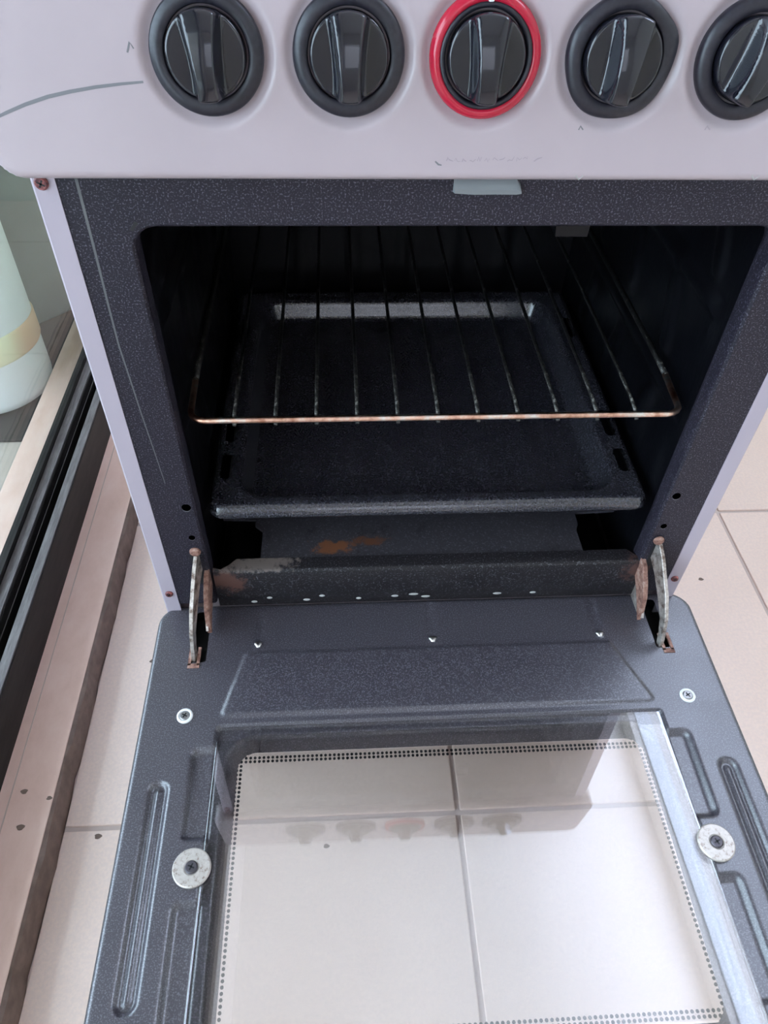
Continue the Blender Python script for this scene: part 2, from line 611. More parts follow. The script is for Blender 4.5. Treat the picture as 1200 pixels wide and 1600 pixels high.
# sliding glass door on the left
dr = obj('door_1', prism([(-0.4785, -0.26), (-0.4785, -0.192), (-0.4795, -0.1905), (-0.4925, -0.1905), (-0.4935, -0.192), (-0.4935, -0.228),
                          (-0.5115, -0.228), (-0.5115, -0.192), (-0.5125, -0.1905), (-0.5275, -0.1905), (-0.5365, -0.20), (-0.5365, -0.26)], 'y', -1.9, 1.5), 'alu', kind='structure')
obj('slide_rail', bx(-0.4922, -0.4798, -1.88, 1.48, -0.1906, -0.1885, bev=0.0006), 'rail', dr)
obj('slide_rail', bx(-0.5268, -0.5132, -1.88, 1.48, -0.1906, -0.1885, bev=0.0006), 'rail', dr)
obj('groove_bead', bx(-0.5116, -0.5106, -1.88, 1.48, -0.2068, -0.2056), 'rail', dr)
obj('glass_pane', bx(-0.5345, -0.5305, -1.88, 1.48, -0.196, 1.85), 'patio_glass', dr)
obj('gasket', bx(-0.5375, -0.5275, -1.88, 1.48, -0.2, -0.181), 'alu', dr)
obj('door_stile', bx(-0.545, -0.490, 1.46, 1.50, -0.19, 1.88), 'alu', dr)
obj('door_stile', bx(-0.545, -0.490, -1.90, -1.86, -0.19, 1.88), 'alu', dr)
obj('top_rail', bx(-0.545, -0.490, -1.90, 1.50, 1.84, 1.90), 'alu', dr)

CZ = 2.30
bm = bmesh.new()
box(bm, -0.56, -0.48, -2.6, 1.6, 1.90, CZ)
box(bm, -0.56, -0.48, 1.50, 1.6, SZ, 1.90)
box(bm, -0.56, -0.48, -2.6, -1.90, SZ, 1.90)
obj('wall_left', bm, 'wall', kind='structure')
obj('wall_back', bx(-0.56, 1.25, 1.6, 1.7, FZ - 0.05, CZ), 'wall', kind='structure')
# right wall with its wide window
RW = 1.12
bm = bmesh.new()
box(bm, RW, RW + 0.13, -2.6, 1.6, FZ - 0.05, 1.40)
box(bm, RW, RW + 0.13, -2.6, 1.6, 2.205, CZ)
box(bm, RW, RW + 0.13, 1.52, 1.6, 1.40, 2.205)
box(bm, RW, RW + 0.13, -2.6, -0.25, 1.40, 2.205)
obj('wall_right', bm, 'wall', kind='structure')
bm = bmesh.new()
box(bm, RW + .03, RW + .09, -0.25, 1.52, 1.38, 1.42)
box(bm, RW + .03, RW + .09, -0.25, 1.52, 2.198, 2.21)
box(bm, RW + .03, RW + .09, -0.27, -0.23, 1.40, 2.20)
box(bm, RW + .03, RW + .09, 1.49, 1.54, 1.40, 2.20)
obj('window_1', bm, 'frame_white', kind='structure')
# wall behind the photographer with a window
bm = bmesh.new()
box(bm, -0.56, 1.25, -2.72, -2.6, FZ - 0.05, 0.70)
box(bm, -0.56, 1.25, -2.72, -2.6, 1.75, CZ)
box(bm, -0.56, -0.35, -2.72, -2.6, 0.70, 1.75)
box(bm, 0.72, 1.25, -2.72, -2.6, 0.70, 1.75)
obj('wall_front', bm, 'wall', kind='structure')
bm = bmesh.new()
box(bm, -0.37, 0.74, -2.70, -2.64, 0.68, 0.72)
box(bm, -0.37, 0.74, -2.70, -2.64, 1.73, 1.77)
box(bm, -0.37, -0.33, -2.70, -2.64, 0.70, 1.75)
box(bm, 0.70, 0.74, -2.70, -2.64, 0.70, 1.75)
obj('window_2', bm, 'frame_white', kind='structure')
obj('ceiling', bx(-0.56, 1.25, -2.72, 1.7, CZ, CZ + 0.1), 'ceiling', kind='structure')

obj('neighbour_wall', bx(-3.0, 3.5, -5.1, -5.0, FZ, 3.9), 'neighbour', kind='structure')  # unseen wall added to tone down light through the window behind the camera
obj('yard_ground', bx(-3.0, 3.5, -5.0, -2.72, FZ - 0.06, FZ - 0.01), 'patio_wall', kind='structure')
# covered patio beyond the glass
obj('patio_floor', bx(-2.4, -0.625, -2.6, 2.2, FZ - 0.06, FZ), 'patio_floor', kind='structure')
obj('patio_roof', bx(-2.4, -0.56, -2.72, 2.2, 2.35, 2.42), 'roof_sheet', kind='structure')
obj('patio_wall', bx(-2.5, -2.4, -2.6, 2.2, FZ, 0.40), 'patio_wall', kind='structure')
obj('patio_end_wall', bx(-2.5, -0.56, 2.2, 2.3, FZ, 2.35), 'patio_wall', kind='structure')

mt = obj('rubber_mat', bx(-1.25, -0.632, 0.60, 1.45, FZ, FZ + 0.006, bev=0.002), 'mat_rubber')  # added dark sheet, its colour stands in for shadow on the floor
tag(mt, 'dark rubber mat on the patio floor behind the sliding glass', 'mat')

bk = empty('plastic_drum', (-0.742, 0.765, FZ + 0.006))
tag(bk, 'tall white plastic drum with a yellow band behind the glass door', 'drum')
obj('drum_body', lathe([(0, 0), (0.098, 0), (0.106, 0.006), (0.108, 0.02), (0.109, 0.50), (0.104, 0.515), (0, 0.52)], 56), 'bucket', bk, True)
bm = lathe([(0.1092, -0.026), (0.1112, -0.022), (0.1112, 0.022), (0.1092, 0.026)], 56)
for v in bm.verts:
    v.co.z += 0.115 + 0.10 * (v.co.x * 0.75 - v.co.y * 0.5)
obj('yellow_band', bm, 'band', bk, True)

cb = empty('storage_cabinet', (-0.722, 0.957, FZ + 0.006))
cb.rotation_euler = (0, 0, math.radians(45))
tag(cb, 'pale grey plastic cabinet standing on the patio behind the white drum', 'cabinet')
obj('cabinet_body', bx(-0.42, 0.28, 0.012, 0.40, 0.0, 1.10, bev=0.008), 'pale', cb)
obj('cabinet_door', bx(-0.41, -0.075, 0.0, 0.013, 0.004, 1.08, bev=0.004), 'pale', cb)
obj('cabinet_door', bx(-0.065, 0.27, 0.0, 0.013, 0.004, 1.08, bev=0.004), 'pale', cb)

# ------------------------------------------------------------------ the stove
stove = empty('gas_stove', (0, 0.25, FZ))
tag(stove, 'white gas stove with five knobs, its dark oven standing open', 'stove')
SL = Vector((0, -0.25, -FZ))          # parts are written in world numbers, parent sits at the base


def part(name, bm, m, smooth=False, parent=None, kind=None, label=None):
    o = obj(name, bm, m, parent or stove, smooth, kind=kind, label=label)
    if parent is None:
        o.location = SL
    return o


BW = 0.25
for s in (-1, 1):
    # white side: big sheet with a folded front flange
    xo, xi = s * BW, s * 0.2363
    poly = [(xo, 0.0), (xo - s * .0012, -0.0008), (xi, -0.0008), (xi, 0.0006), (xo - s * 0.0014, 0.0006), (xo - s * 0.0014, 0.52), (xo, 0.52)]
    part('side_panel', prism(poly, 'z', FZ + 0.03, 0.44), 'side_white')
# plinth feet
for sx_ in (-1, 1):
    for yy in (0.05, 0.46):
        part('foot', lathe([(0, 0), (0.016, 0), (0.016, 0.008), (0.010, 0.012), (0.010, 0.045), (0, 0.045)], 20), 'black').location = SL + Vector((sx_ * 0.21, yy, FZ))
part('drawer_front', bx(-0.2485, 0.2485, 0.014, 0.03, FZ + 0.04, 0.004, bev=0.003), 'side_white')
part('back_panel', bx(-0.2485, 0.2485, 0.518, 0.525, FZ + 0.03, 0.44), 'side_white')
part('base_panel', bx(-0.2485, 0.2485, 0.03, 0.518, FZ + 0.03, FZ + 0.034), 'side_white')

# front frame with rounded opening and rolled lip
OX0, OX1, OZ0, OZ1, OR = -0.2025, 0.2025, -0.03, 0.3835, 0.017


def yl(loop, y):
    return [(a, y, b) for a, b in loop]


def opn(d, r=None):
    return rr(OX0 + d, OX1 - d, OZ0 + d, OZ1 - d, max(0.002, (OR if r is None else r) - d))


fr_bm = loft([yl(rr(-0.2363, 0.2363, -0.045, 0.44, 0.001), 0.020), yl(rr(-0.2363, 0.2363, -0.045, 0.44, 0.001), 0.0), yl(opn(0), 0.0), yl(opn(0.0006), 0.0006), yl(opn(0.0016), 0.0016),
              yl(opn(0.0020), 0.004), yl(opn(0.0022), 0.014), yl(opn(0.0014), 0.018)])
bmesh.ops.bisect_plane(fr_bm, geom=list(fr_bm.verts) + list(fr_bm.edges) + list(fr_bm.faces), plane_co=(0, 0, 0.0095), plane_no=(0, 0, -1), clear_outer=True)
frame = part('front_frame', fr_bm, 'enamel', label='dark speckled enamel frame around the oven opening')
# holes in the frame
for x, z, r in ((-0.208, 0.1417, .0036), (-0.2094, 0.1041, .0026), (0.2084, 0.143, .0034), (0.2088, 0.1047, .0026)):
    obj('frame_hole', lathe([(0, 0.0004), (r, 0.0004), (r * 1.1, -0.0006)], 18), 'hole', frame, loc=(x, -0.0002, z), rot=(PI / 2, 0, 0))
    bm = bmesh.new()
    pr = None
    for q_ in range(9):                                    # worn bright lower lip of the hole
        a = math.radians(200 + 140 * q_ / 8)
        e_ = [bm.verts.new((x + rr2 * math.cos(a), -0.0007, z + rr2 * math.sin(a))) for rr2 in (r * 1.02, r * (1.02 + 0.28 * math.sin(PI * q_ / 8)))]
        if pr:
            bm.faces.new((pr[0], pr[1], e_[1], e_[0]))
        pr = e_
    bmesh.ops.remove_doubles(bm, verts=bm.verts, dist=1e-6)
    obj('hole_lip', bm, 'scuff', frame)
bm = prism([(-0.2015, 0.3805), (-0.1975, 0.3855), (-0.1955, 0.3845), (-0.1995, 0.3795)], 'y', -0.0003, 0.001)
obj('frame_hole', bm, 'black', frame)
bm = bmesh.new()
pts = [(-0.2245, 0.4180), (-0.2247, 0.40), (-0.2252, 0.3639), (-0.2260, 0.33), (-0.2264, 0.2997), (-0.2250, 0.27), (-0.2237, 0.239), (-0.2215, 0.20), (-0.2200, 0.17)]
prev = None
for k, (x, z) in enumerate(pts):
    wd = 0.0009 * (1 - 0.08 * k)
    q = [bm.verts.new((x - wd, -0.00015, z)), bm.verts.new((x + wd, -0.00015, z))]
    if prev:
        bm.faces.new((prev[0], prev[1], q[1], q[0]))
    prev = q
obj('scuff_line', bm, 'scuff', frame, label='long pale scuff down the left of the frame')
# tape strip under the panel
bm = bmesh.new()
prof = [(-0.0095, 0.4125, 0.4035), (0.002, 0.4117, 0.4028), (0.015, 0.4120, 0.4030), (0.027, 0.4115, 0.4029), (0.0300, 0.4085, 0.4034)]
top = []
for x, za, zb in prof:
    top.append([bm.verts.new((x, -0.0005, za)), bm.verts.new((x + .0005, -0.0040, (za * .35 + zb * .65))), bm.verts.new((x + .001, -0.0028, zb)), bm.verts.new((x, -0.0002, zb))])
for a, b in zip(top, top[1:]):
    for k in range(4):
        bm.faces.new((a[k], a[(k + 1) % 4], b[(k + 1) % 4], b[k]))
bm.faces.new(top[0])
bm.faces.new(top[-1])
part('tape_strip', bm, 'tape', label='curling strip of grey tape under the control panel')

# frame screws on the white flanges
def phillips(bm, r, h):
    """screw head with a cross recess, along +z"""
    n = 32
    k = []
    for rad, hh in ((r, 0), (r, h * .5), (r * .8, h), (r * .62, h), (0.0, h)):
        if rad == 0:
            k.append([bm.verts.new((0, 0, h))])
        else:
            k.append([bm.verts.new((rad * math.cos(2 * PI * i / n), rad * math.sin(2 * PI * i / n), hh)) for i in range(n)])
    for a, b in zip(k, k[1:]):
        for i in range(n):
            j = (i + 1) % n
            if len(b) == 1:
                bm.faces.new((a[i], a[j], b[0]))
            else:
                bm.faces.new((a[i], a[j], b[j], b[i]))
    return bm


def cross_bm(r, h):
    bm = bmesh.new()
    box(bm, -r, r, -r * .22, r * .22, -0.0002, h)
    box(bm, -r * .22, r * .22, -r, r, -0.0002, h)
    return bm


for x, z, r in ((-0.2440, 0.4085, 0.0040), (-0.2428, 0.0270, 0.0036), (0.2424, 0.0293, 0.0036)):
    sc = part('flange_screw', phillips(bmesh.new(), r, 0.0022), 'rust_screw')
    sc.location = SL + Vector((x, -0.0008, z))
    sc.rotation_euler = (PI / 2, 0.5, 0)
    obj('screw_cross', cross_bm(r * .6, 0.0023), 'black', sc)

# ---- oven cavity
cav = []
CW, CY = 0.2035, 0.40


def wall_sheet(s):
    def sdf(y, z):
        return sd_rr(y, z, 0.0165, CY, 0.0, OZ1 + 0.002, 0.006)

    def h(y, z):
        v = 0.0
        for zc in (0.105, 0.205, 0.300):                  # pressed shelf runners
            d = abs(z - zc)
            v += 0.0050 * (1 - sstep(0.003, 0.010, d)) * sstep(0.03, 0.05, y) * (1 - sstep(0.355, 0.375, y))
        for yc in (0.10, 0.20, 0.30):                     # upright pressings
            d = sd_seg(y, z, yc, 0.235, yc + 0.018, 0.285)
            v += 0.0035 * (1 - sstep(0.006, 0.014, d))
            d = sd_seg(y, z, yc + 0.01, 0.135, yc - 0.004, 0.18)
            v += 0.0035 * (1 - sstep(0.006, 0.014, d))
        for yc in (0.06, 0.16, 0.26):
            d = sd_seg(y, z, yc, 0.325, yc + 0.02, 0.365)
            v += 0.003 * (1 - sstep(0.006, 0.013, d))
        return v
    return sheet(0.0165, CY, 0.0, OZ1 + 0.002, 0.0035, sdf, h, place=lambda c: Vector((s * (CW - c.z), c.x, c.y)))


for s in (-1, 1):
    part('cavity_side', wall_sheet(s), 'cavity')


def back_h(x, z):
    v = 0
    for xc in (-0.12, -0.06, 0, 0.06, 0.12):
        v += 0.002 * (1 - sstep(0.004, 0.01, abs(x - xc))) * sstep(0.10, 0.13, z) * (1 - sstep(0.33, 0.36, z))
    return v


part('cavity_back', sheet(-CW, CW, -0.0, OZ1 + 0.002, 0.004, lambda x, z: sd_rr(x, z, -CW, CW, -.001, OZ1 + .003, .002), back_h, place=lambda c: Vector((c.x, CY - c.z, c.y))), 'cavity')
part('cavity_top', bx(-CW, CW, 0.018, CY + 0.002, OZ1 + 0.0005, OZ1 + 0.006), 'cavity')
part('cavity_base', bx(-CW, CW, 0.018, CY + 0.002, -0.012, -0.008), 'black')
part('thermostat_bracket', prism([(0.0640, 0.3650), (0.0850, 0.3650), (0.0860, 0.3835), (0.0620, 0.3835)], 'y', 0.022, 0.040), 'cavity')
# oven floor plate, notched at both front corners
pl = [(-0.156, 0.0065), (0.151, 0.0065), (0.151, 0.045), (0.1545, 0.052), (0.1545, 0.068), (0.196, 0.070), (0.196, 0.385), (-0.196, 0.385), (-0.196, 0.070), (-0.1640, 0.068), (-0.1640, 0.060), (-0.1565, 0.053)]
part('oven_floor', prism(pl, 'z', 0.0495, 0.0525), 'oven_floor', label='loose dark base plate with rust patches')
for x, y in ((-0.151, 0.008), (0.0015, 0.012), (0.147, 0.012)):
    o = part('plate_rivet', lathe([(0.0022, 0), (0.0018, 0.0008), (0, 0.0011)], 14), 'screw')
    o.location = SL + Vector((x, y, 0.0525))
# sill: folded strip below the opening, wavy ends of its top flange
bm = bmesh.new()
secs = []
nS = 60
for k in range(nS + 1):
    x = -0.1985 + (0.2130 + 0.1985) * k / nS
    dl, drr = x + 0.1985, 0.2130 - x
    dd = min(dl, drr)
    back = 0.0025 + 0.0135 * sstep(0.008, 0.020, dd)
    zt = 0.0550 + 0.004 * (1 - sstep(0.0, 0.010, dd))
    secs.append([(x, back, zt), (x, 0.0035, zt), (x, 0.0012, zt - 0.0008), (x, 0.0, zt - 0.0032), (x, -0.0012, 0.030), (x, -0.001, 0.006), (x, 0.004, 0.0025)])
R = [[bm.verts.new(p) for p in s_] for s_ in secs]
for a, b in zip(R, R[1:]):
    for k in range(6):
        bm.faces.new((a[k], a[k + 1], b[k + 1], b[k]))
part('sill', bm, 'sill', True, label='dark rust-stained strip below the oven opening')
for x, z in ((-0.165, 0.0115), (-0.15, 0.017), (-0.115, 0.0125), (-0.10, 0.018), (-0.065, 0.0125), (-0.03, 0.0145), (-0.012, 0.0165), (0.0, 0.0125), (0.07, 0.014), (0.105, 0.014)):
    o = part('enamel_chip', lathe([(0.0025, 0), (0.002, 0.0003), (0, 0.0004)], 9), 'chip')
    o.scale = (1 + random.random(), .7, 1)
    o.location = SL + Vector((x, -0.0015, z))
    o.rotation_euler = (PI / 2, 0, 0)

# ---- control panel: tilted pressed sheet with dished knob seats
TILT = math.radians(8)
PB = Vector((0, -0.0130, 0.4163))      # bottom edge of the face
ux = Vector((1, 0, 0))
uv = Vector((0, math.sin(TILT), math.cos(TILT)))
un = Vector((0, -math.cos(TILT), math.sin(TILT)))


def onp(u, v, h=0.0):
    return PB + ux * u + uv * v + un * h


KX = [-0.1415, -0.0699, 0.0002, 0.0712, 0.1408]
KV = 0.0590


def p_sdf(u, v):
    return sd_rr(u, v, -0.2630, 0.2630, -0.0015, 0.125, 0.016)


def p_h(u, v):
    d = -p_sdf(u, v)
    h = 0.0
    if d < 0.0045:
        t = 1 - max(0, d) / 0.0045
        h -= 0.0045 * (1 - math.sqrt(max(0, 1 - t * t)))
    for kx in KX:
        r = math.hypot(u - kx, v - KV)
        if r < 0.04:
            h -= 0.0034 * (1 - sstep(0.0288, 0.0350, r))
    return h


panel = part('control_panel', sheet(-0.2632, 0.2632, -0.0017, 0.1252, 0.0017, p_sdf, p_h, skirt=0.0, place=lambda c: onp(c.x, c.y, c.z)), 'white')
# panel body behind the face (underside and top)
rim = rr(-0.2628, 0.2628, -0.0013, 0.1248, 0.016)
l0 = [tuple(onp(a, b, -0.0043)) for a, b in rim]
l1 = [tuple(Vector((p[0], max(p[1] + 0.02, 0.006), p[2] + 0.002))) for p in l0]
part('panel_shell', loft([l0, l1], cap=True), 'white')
part('cooktop', bx(-0.258, 0.258, 0.012, 0.53, 0.535, 0.552, bev=0.006), 'white')
part('panel_back', bx(-0.2485, 0.2485, 0.06, 0.525, 0.435, 0.536), 'side_white')


def stroke(name, pts, wd, m, parent, label=None):
    """flat drawn stroke lying on the panel: pts (u, v)"""
    bm = bmesh.new()
    prev = None
    n = len(pts)
    for k, (u, v) in enumerate(pts):
        a = pts[max(0, k - 1)]
        b = pts[min(n - 1, k + 1)]
        dx, dy = b[0] - a[0], b[1] - a[1]
        l = math.hypot(dx, dy) or 1
        ww = wd * (0.55 + 0.45 * math.sin(PI * (0.15 + 0.8 * k / max(1, n - 1))))
        q = [bm.verts.new(onp(u - dy / l * ww, v + dx / l * ww, p_h(u, v) + 0.00012)), bm.verts.new(onp(u + dy / l * ww, v - dx / l * ww, p_h(u, v) + 0.00012))]
        if prev:
            bm.faces.new((prev[0], prev[1], q[1], q[0]))
        prev = q
    return obj(name, bm, m, parent, label=label)


def ray_panel(px, py):
    """where a measured photo point falls on the panel plane (taken once, as a measurement)"""
    R_ = cam.rotation_euler.to_matrix()
    d = R_ @ Vector(((px - 600) / 1153.84, -(py - 800) / 1153.84, -1))
    t = (PB - cam.location).dot(un) / d.dot(un)
    p = cam.location + d * t - PB
    return (p.dot(ux), p.dot(uv))


def rp(*pts):
    return [ray_panel(*p) for p in pts]


stroke('pencil_line', rp((-6, 184), (10, 176), (40, 163), (75, 151), (110, 143), (150, 136), (190, 131), (224, 128)), 0.0009, 'pencil', panel, 'long curved grey scratch at the left end')
stroke('pencil_tick', rp((199, 82), (202, 66), (209, 76)), 0.0006, 'pencil', panel)
stroke('pencil_tick', rp((904, 203), (907, 197), (911, 203)), 0.0005, 'pencil', panel)
stroke('pencil_tick', rp((1101, 203), (1105, 197), (1109, 203)), 0.0005, 'pencil_light', panel)
stroke('pencil_tick', rp((680, 252), (685, 257), (690, 258)), 0.0005, 'pencil', panel)
stroke('pencil_tick', rp((834, 252), (840, 248), (847, 246)), 0.0004, 'pencil_light', panel)
for k in range(11):                                       # rubbed-out lettering under the red knob
    x = 697 + 12 * k
    y = 250 - 0.2 * k
    stroke('faded_print', rp((x + random.uniform(-1, 2), y + random.uniform(0, 5)), (x + 3, y + random.uniform(-5, 2)), (x + random.uniform(4, 7), y + random.uniform(-2, 4)), (x + random.uniform(7, 11), y + random.uniform(-4, 3))), random.uniform(0.0002, 0.0004), 'pencil_light', panel)
stroke('pencil_tick', rp((600, 92), (601, 99), (602, 104)), 0.0012, 'pencil_light', panel)
for px in (905, 1180):
    stroke('edge_chip', rp((px - 5, 274), (px, 281), (px + 6, 274)), 0.0007, 'chip', panel)


# ---- knobs
def cap_bm(rot):
    """knob cap: a drum with two scoops leaving a finger ridge"""
    bm = bmesh.new()
    Rk, nr, na = 0.0197, 30, 96
    rings = []
    ca, sa = math.cos(rot), math.sin(rot)

    def h(x, y):
        u = x * ca + y * sa
        v = -x * sa + y * ca
        t = (v + Rk) / (2 * Rk)
        wd = 0.0038 + 0.0040 * t ** 1.6 + 0.0008 * (1 - t) ** 3
        side = sstep(0.0, 0.0034, abs(u) - wd)
        crown = 0.0200 - 0.10 * v - 12.0 * u * u - 9.0 * v * v
        low = 0.0075 + 0.10 * (abs(u) - wd) * 0.2
        return crown * (1 - side) + low * side
    rings.append([bm.verts.new((0, 0, h(0, 0)))])
    for i in range(1, nr + 1):
        r = Rk * i / nr
        rings.append([])
        for k in range(na):
            a = 2 * PI * k / na
            x, y = r * math.cos(a), r * math.sin(a)
            z = h(x, y)
            if i == nr:
                z -= 0.0009
            rings[-1].append(bm.verts.new((x, y, z)))
    rings.append([bm.verts.new((Rk * 1.012 * math.cos(2 * PI * k / na), Rk * 1.012 * math.sin(2 * PI * k / na), min(h(Rk * math.cos(2 * PI * k / na), Rk * math.sin(2 * PI * k / na)) - 0.0022, 0.014))) for k in range(na)])
    rings.append([bm.verts.new((Rk * 1.02 * math.cos(2 * PI * k / na), Rk * 1.02 * math.sin(2 * PI * k / na), 0.0)) for k in range(na)])
    for k in range(na):
        bm.faces.new((rings[0][0], rings[1][k], rings[1][(k + 1) % na]))
    for a, b in zip(rings[1:], rings[2:]):
        for k in range(na):
            bm.faces.new((a[k], a[(k + 1) % na], b[(k + 1) % na], b[k]))
    return bm


kn_rot = [0.05, 0.0, -0.02, -0.12, -0.35]
KN_M = Matrix((ux, uv, un)).transposed().to_euler()
for i, kx in enumerate(KX):
    red = i == 2
    lab = ['black knob at the left end beside the curved scratch', 'black knob second from the left', 'black knob inside a red ring', 'black knob right of the red ring', 'black knob cut by the right edge'][i]
    k = obj('control_knob', cap_bm(kn_rot[i]), 'knob', stove, True, label=lab)
    k.location = SL + onp(kx, KV, -0.001)
    k.rotation_euler = KN_M
    if red:
        bz = lathe([(0.0285, -0.0035), (0.0290, 0.000), (0.0284, 0.0030), (0.0268, 0.0046), (0.0246, 0.0050), (0.0238, 0.0040)], 72)
        obj('red_ring', bz, 'red', k, True)
        bz = lathe([(0.0240, 0.0035), (0.0237, 0.0045), (0.0225, 0.0048), (0.0212, 0.0042), (0.0209, 0.0005)], 72)
        obj('bezel', bz, 'bezel', k, True)
        mk = bx(-0.0014, 0.0014, 0.0235, 0.0275, 0.003, 0.0056, bev=0.0006)
        obj('pointer_mark', mk, 'marker', k)
    else:
        bz = lathe([(0.0284, -0.0035), (0.0287, 0.000), (0.0284, 0.0016), (0.0276, 0.0028), (0.0250, 0.0036), (0.0216, 0.0038), (0.0210, 0.0030), (0.0209, 0.0005)], 72)
        if i == 3:
            for v in bz.verts:                             # chipped, slightly lumpy rim
                a = math.atan2(v.co.y, v.co.x)
                r = math.hypot(v.co.x, v.co.y)
                if r > 0.025:
                    f = 1 + 0.035 * math.exp(-((a - 0.35) / 0.25) ** 2) + 0.015 * math.sin(5 * a)
                    v.co.x *= f
                    v.co.y *= f
        obj('bezel', bz, 'bezel', k, True)

# ------------------------------------------------------------------ oven door (opened flat)
DC = 0.0042                                                # door centre line
HW = 0.2605
D0, D1 = 0.0050, -0.425
GX, GY0, GY1 = 0.1935, -0.1240, -0.372                     # inner glass
WX, WY0, WY1 = 0.1765, -0.1400, -0.352                     # window hole in liner
TZ = [(-0.1760, -0.0505), (-0.1925, -0.1120), (-0.1890, -0.1165), (0.1890, -0.1165), (0.1925, -0.1120), (0.1680, -0.0505)]
for q in range(len(TZ)):
    TZ[q] = (TZ[q][0] + DC, TZ[q][1])
HSX = 0.2213                                               # hinge slots


def d_sdf(x, y):
    u = x - DC
    d = sd_rr(u, y, -HW, HW, D1, D0, 0.021)
    d = max(d, -sd_rr(u, y, -WX, WX, WY1, WY0, 0.016))
    for s in (-1, 1):
        uu = u * s
        d = max(d, -sd_rr(uu, y, HSX - 0.0048 - (0.004 if s < 0 else 0.006), HSX + 0.0030, -0.061, -0.006, 0.002) if False else -sd_rr(uu, y, HSX - 0.0105, HSX + 0.0035, -0.060, -0.004, 0.003))
    return d


def d_h(x, y):
    u = x - DC
    e = -sd_rr(u, y, -HW, HW, D1, D0, 0.021)
    h = 0.0
    if e < 0.004:
        t = 1 - max(0, e) / 0.004
        h -= 0.004 * (1 - math.sqrt(max(0, 1 - t * t)))
    # sunk plate above the window
    if y > -0.125 and y < -0.04 and abs(u) < 0.21:
        h += 0.0016 * (1 - sstep(-0.0035, 0.0005, sd_poly(x, y, TZ)))
    # seat for glass, then the rolled edge of the window hole
    g = sd_rr(u, y, -GX - .001, GX + .001, GY1, GY0 + .001, 0.004)
    h -= 0.0052 * (1 - sstep(-0.0012, 0.0, g))
    wd = sd_rr(u, y, -WX, WX, WY1, WY0, 0.016)
    if wd < 0.010:
        t = 1 - max(0.0, wd) / 0.010
        h -= 0.0145 * (t * t * 0.6 + 0.4 * sstep(0.1, 1.0, t))
    # three short grooves at the top with a dimple below each
    if y > -0.06:
        for xc in (-0.1640, -0.0005, 0.1600):
            d = sd_seg(u, y, xc, -0.004, xc, -0.034)
            h -= 0.0009 * (1 - sstep(0.002, 0.0065, d))
            d = math.hypot(u - xc, y + 0.0430)
            h += 0.0016 * (1 - sstep(0.0, 0.0050, d))
    a = abs(u)
    if a > 0.185 and y < -0.13:
        # outer long groove with a raised middle
        d = sd_seg(a, y, 0.2352, -0.178, 0.2350, -0.322)
        h -= 0.0042 * (1 - sstep(0.0045, 0.0090, d)) - 0.0026 * (1 - sstep(0.0, 0.0040, d))
        # pockets between clamp discs and the glass
        for ya, yb in ((-0.142, -0.219), (-0.260, -0.345)):
            d = sd_rr(a, y, 0.188, 0.2135, yb, ya, 0.007)
            h -= 0.0050 * (1 - sstep(-0.0055, 0.0005, d)) * sstep(0.1925, 0.1945, a)
    return h


door = part('oven_door', sheet(DC - HW, DC + HW, D1, D0, 0.0016, d_sdf, d_h), 'door_enamel', label='dark speckled inner face of the opened oven door')
# outer rim skirt and outside frame
ol = rr(DC - HW, DC + HW, D1, D0, 0.021)
il = rr(DC - HW + .001, DC + HW - .001, D1 + .001, D0 - .001, 0.020)
wl = rr(DC - 0.187, DC + 0.187, -0.350, -0.136, 0.01)
obj('door_rim', loft([[(a, b, -0.0035) for a, b in ol], [(a, b, -0.022) for a, b in ol], [(a, b, -0.0265) for a, b in il], [(a, b, -0.0265) for a, b in wl], [(a, b, -0.0245) for a, b in wl], [(a, b, -0.0205) for a, b in wl]]), 'black', door)
gbm = bx(DC - GX, DC + GX, GY1, GY0, -0.0034, 0.0004, bev=0.0006)
for v in gbm.verts:                                        # panes sit a little low at the hinge edge
    v.co.z += 0.0015 - (v.co.y + 0.245) * 0.030
obj('inner_glass', gbm, 'oven_glass', door)
gbm = bx(DC - 0.1855, DC + 0.1855, -0.3485, -0.1375, -0.0248, -0.0225)
for v in gbm.verts:
    v.co.z -= (v.co.y + 0.243) * 0.030
obj('outer_glass', gbm, 'outer_glass', door)
# printed dotted border on the outer pane
bm = bmesh.new()
dx0, dx1, dy0, dy1, sp = -0.1702, 0.1797, -0.3430, -0.1452, 0.0038


def dot(x, y):
    r = 0.0013
    vs = [bm.verts.new((x + r * math.cos(k * PI / 4), y + r * math.sin(k * PI / 4), -0.0226 - (y + 0.243) * 0.030)) for k in range(8)]
    vt = [bm.verts.new((v.co.x, v.co.y, v.co.z + 0.0005)) for v in vs]
    bm.faces.new(vt)
    for k in range(8):
        bm.faces.new((vs[k], vs[(k + 1) % 8], vt[(k + 1) % 8], vt[k]))


nxd = int((dx1 - dx0) / sp)
nyd = int((dy1 - dy0) / sp)
for i in range(nxd + 1):
    for rr_ in (0, 1):
        dot(dx0 + (dx1 - dx0) * i / nxd, dy1 + 0.0 - rr_ * -0.0034)
        dot(dx0 + (dx1 - dx0) * i / nxd, dy0 - rr_ * 0.0034)
for j in range(1, nyd):
    y = dy0 + (dy1 - dy0) * j / nyd
    for xx in (dx0, dx0 - 0.0034, dx1, dx1 + 0.0034):
        dot(xx, y)
obj('dotted_border', bm, 'black', door, kind='stuff', label='border of small black printed dots')
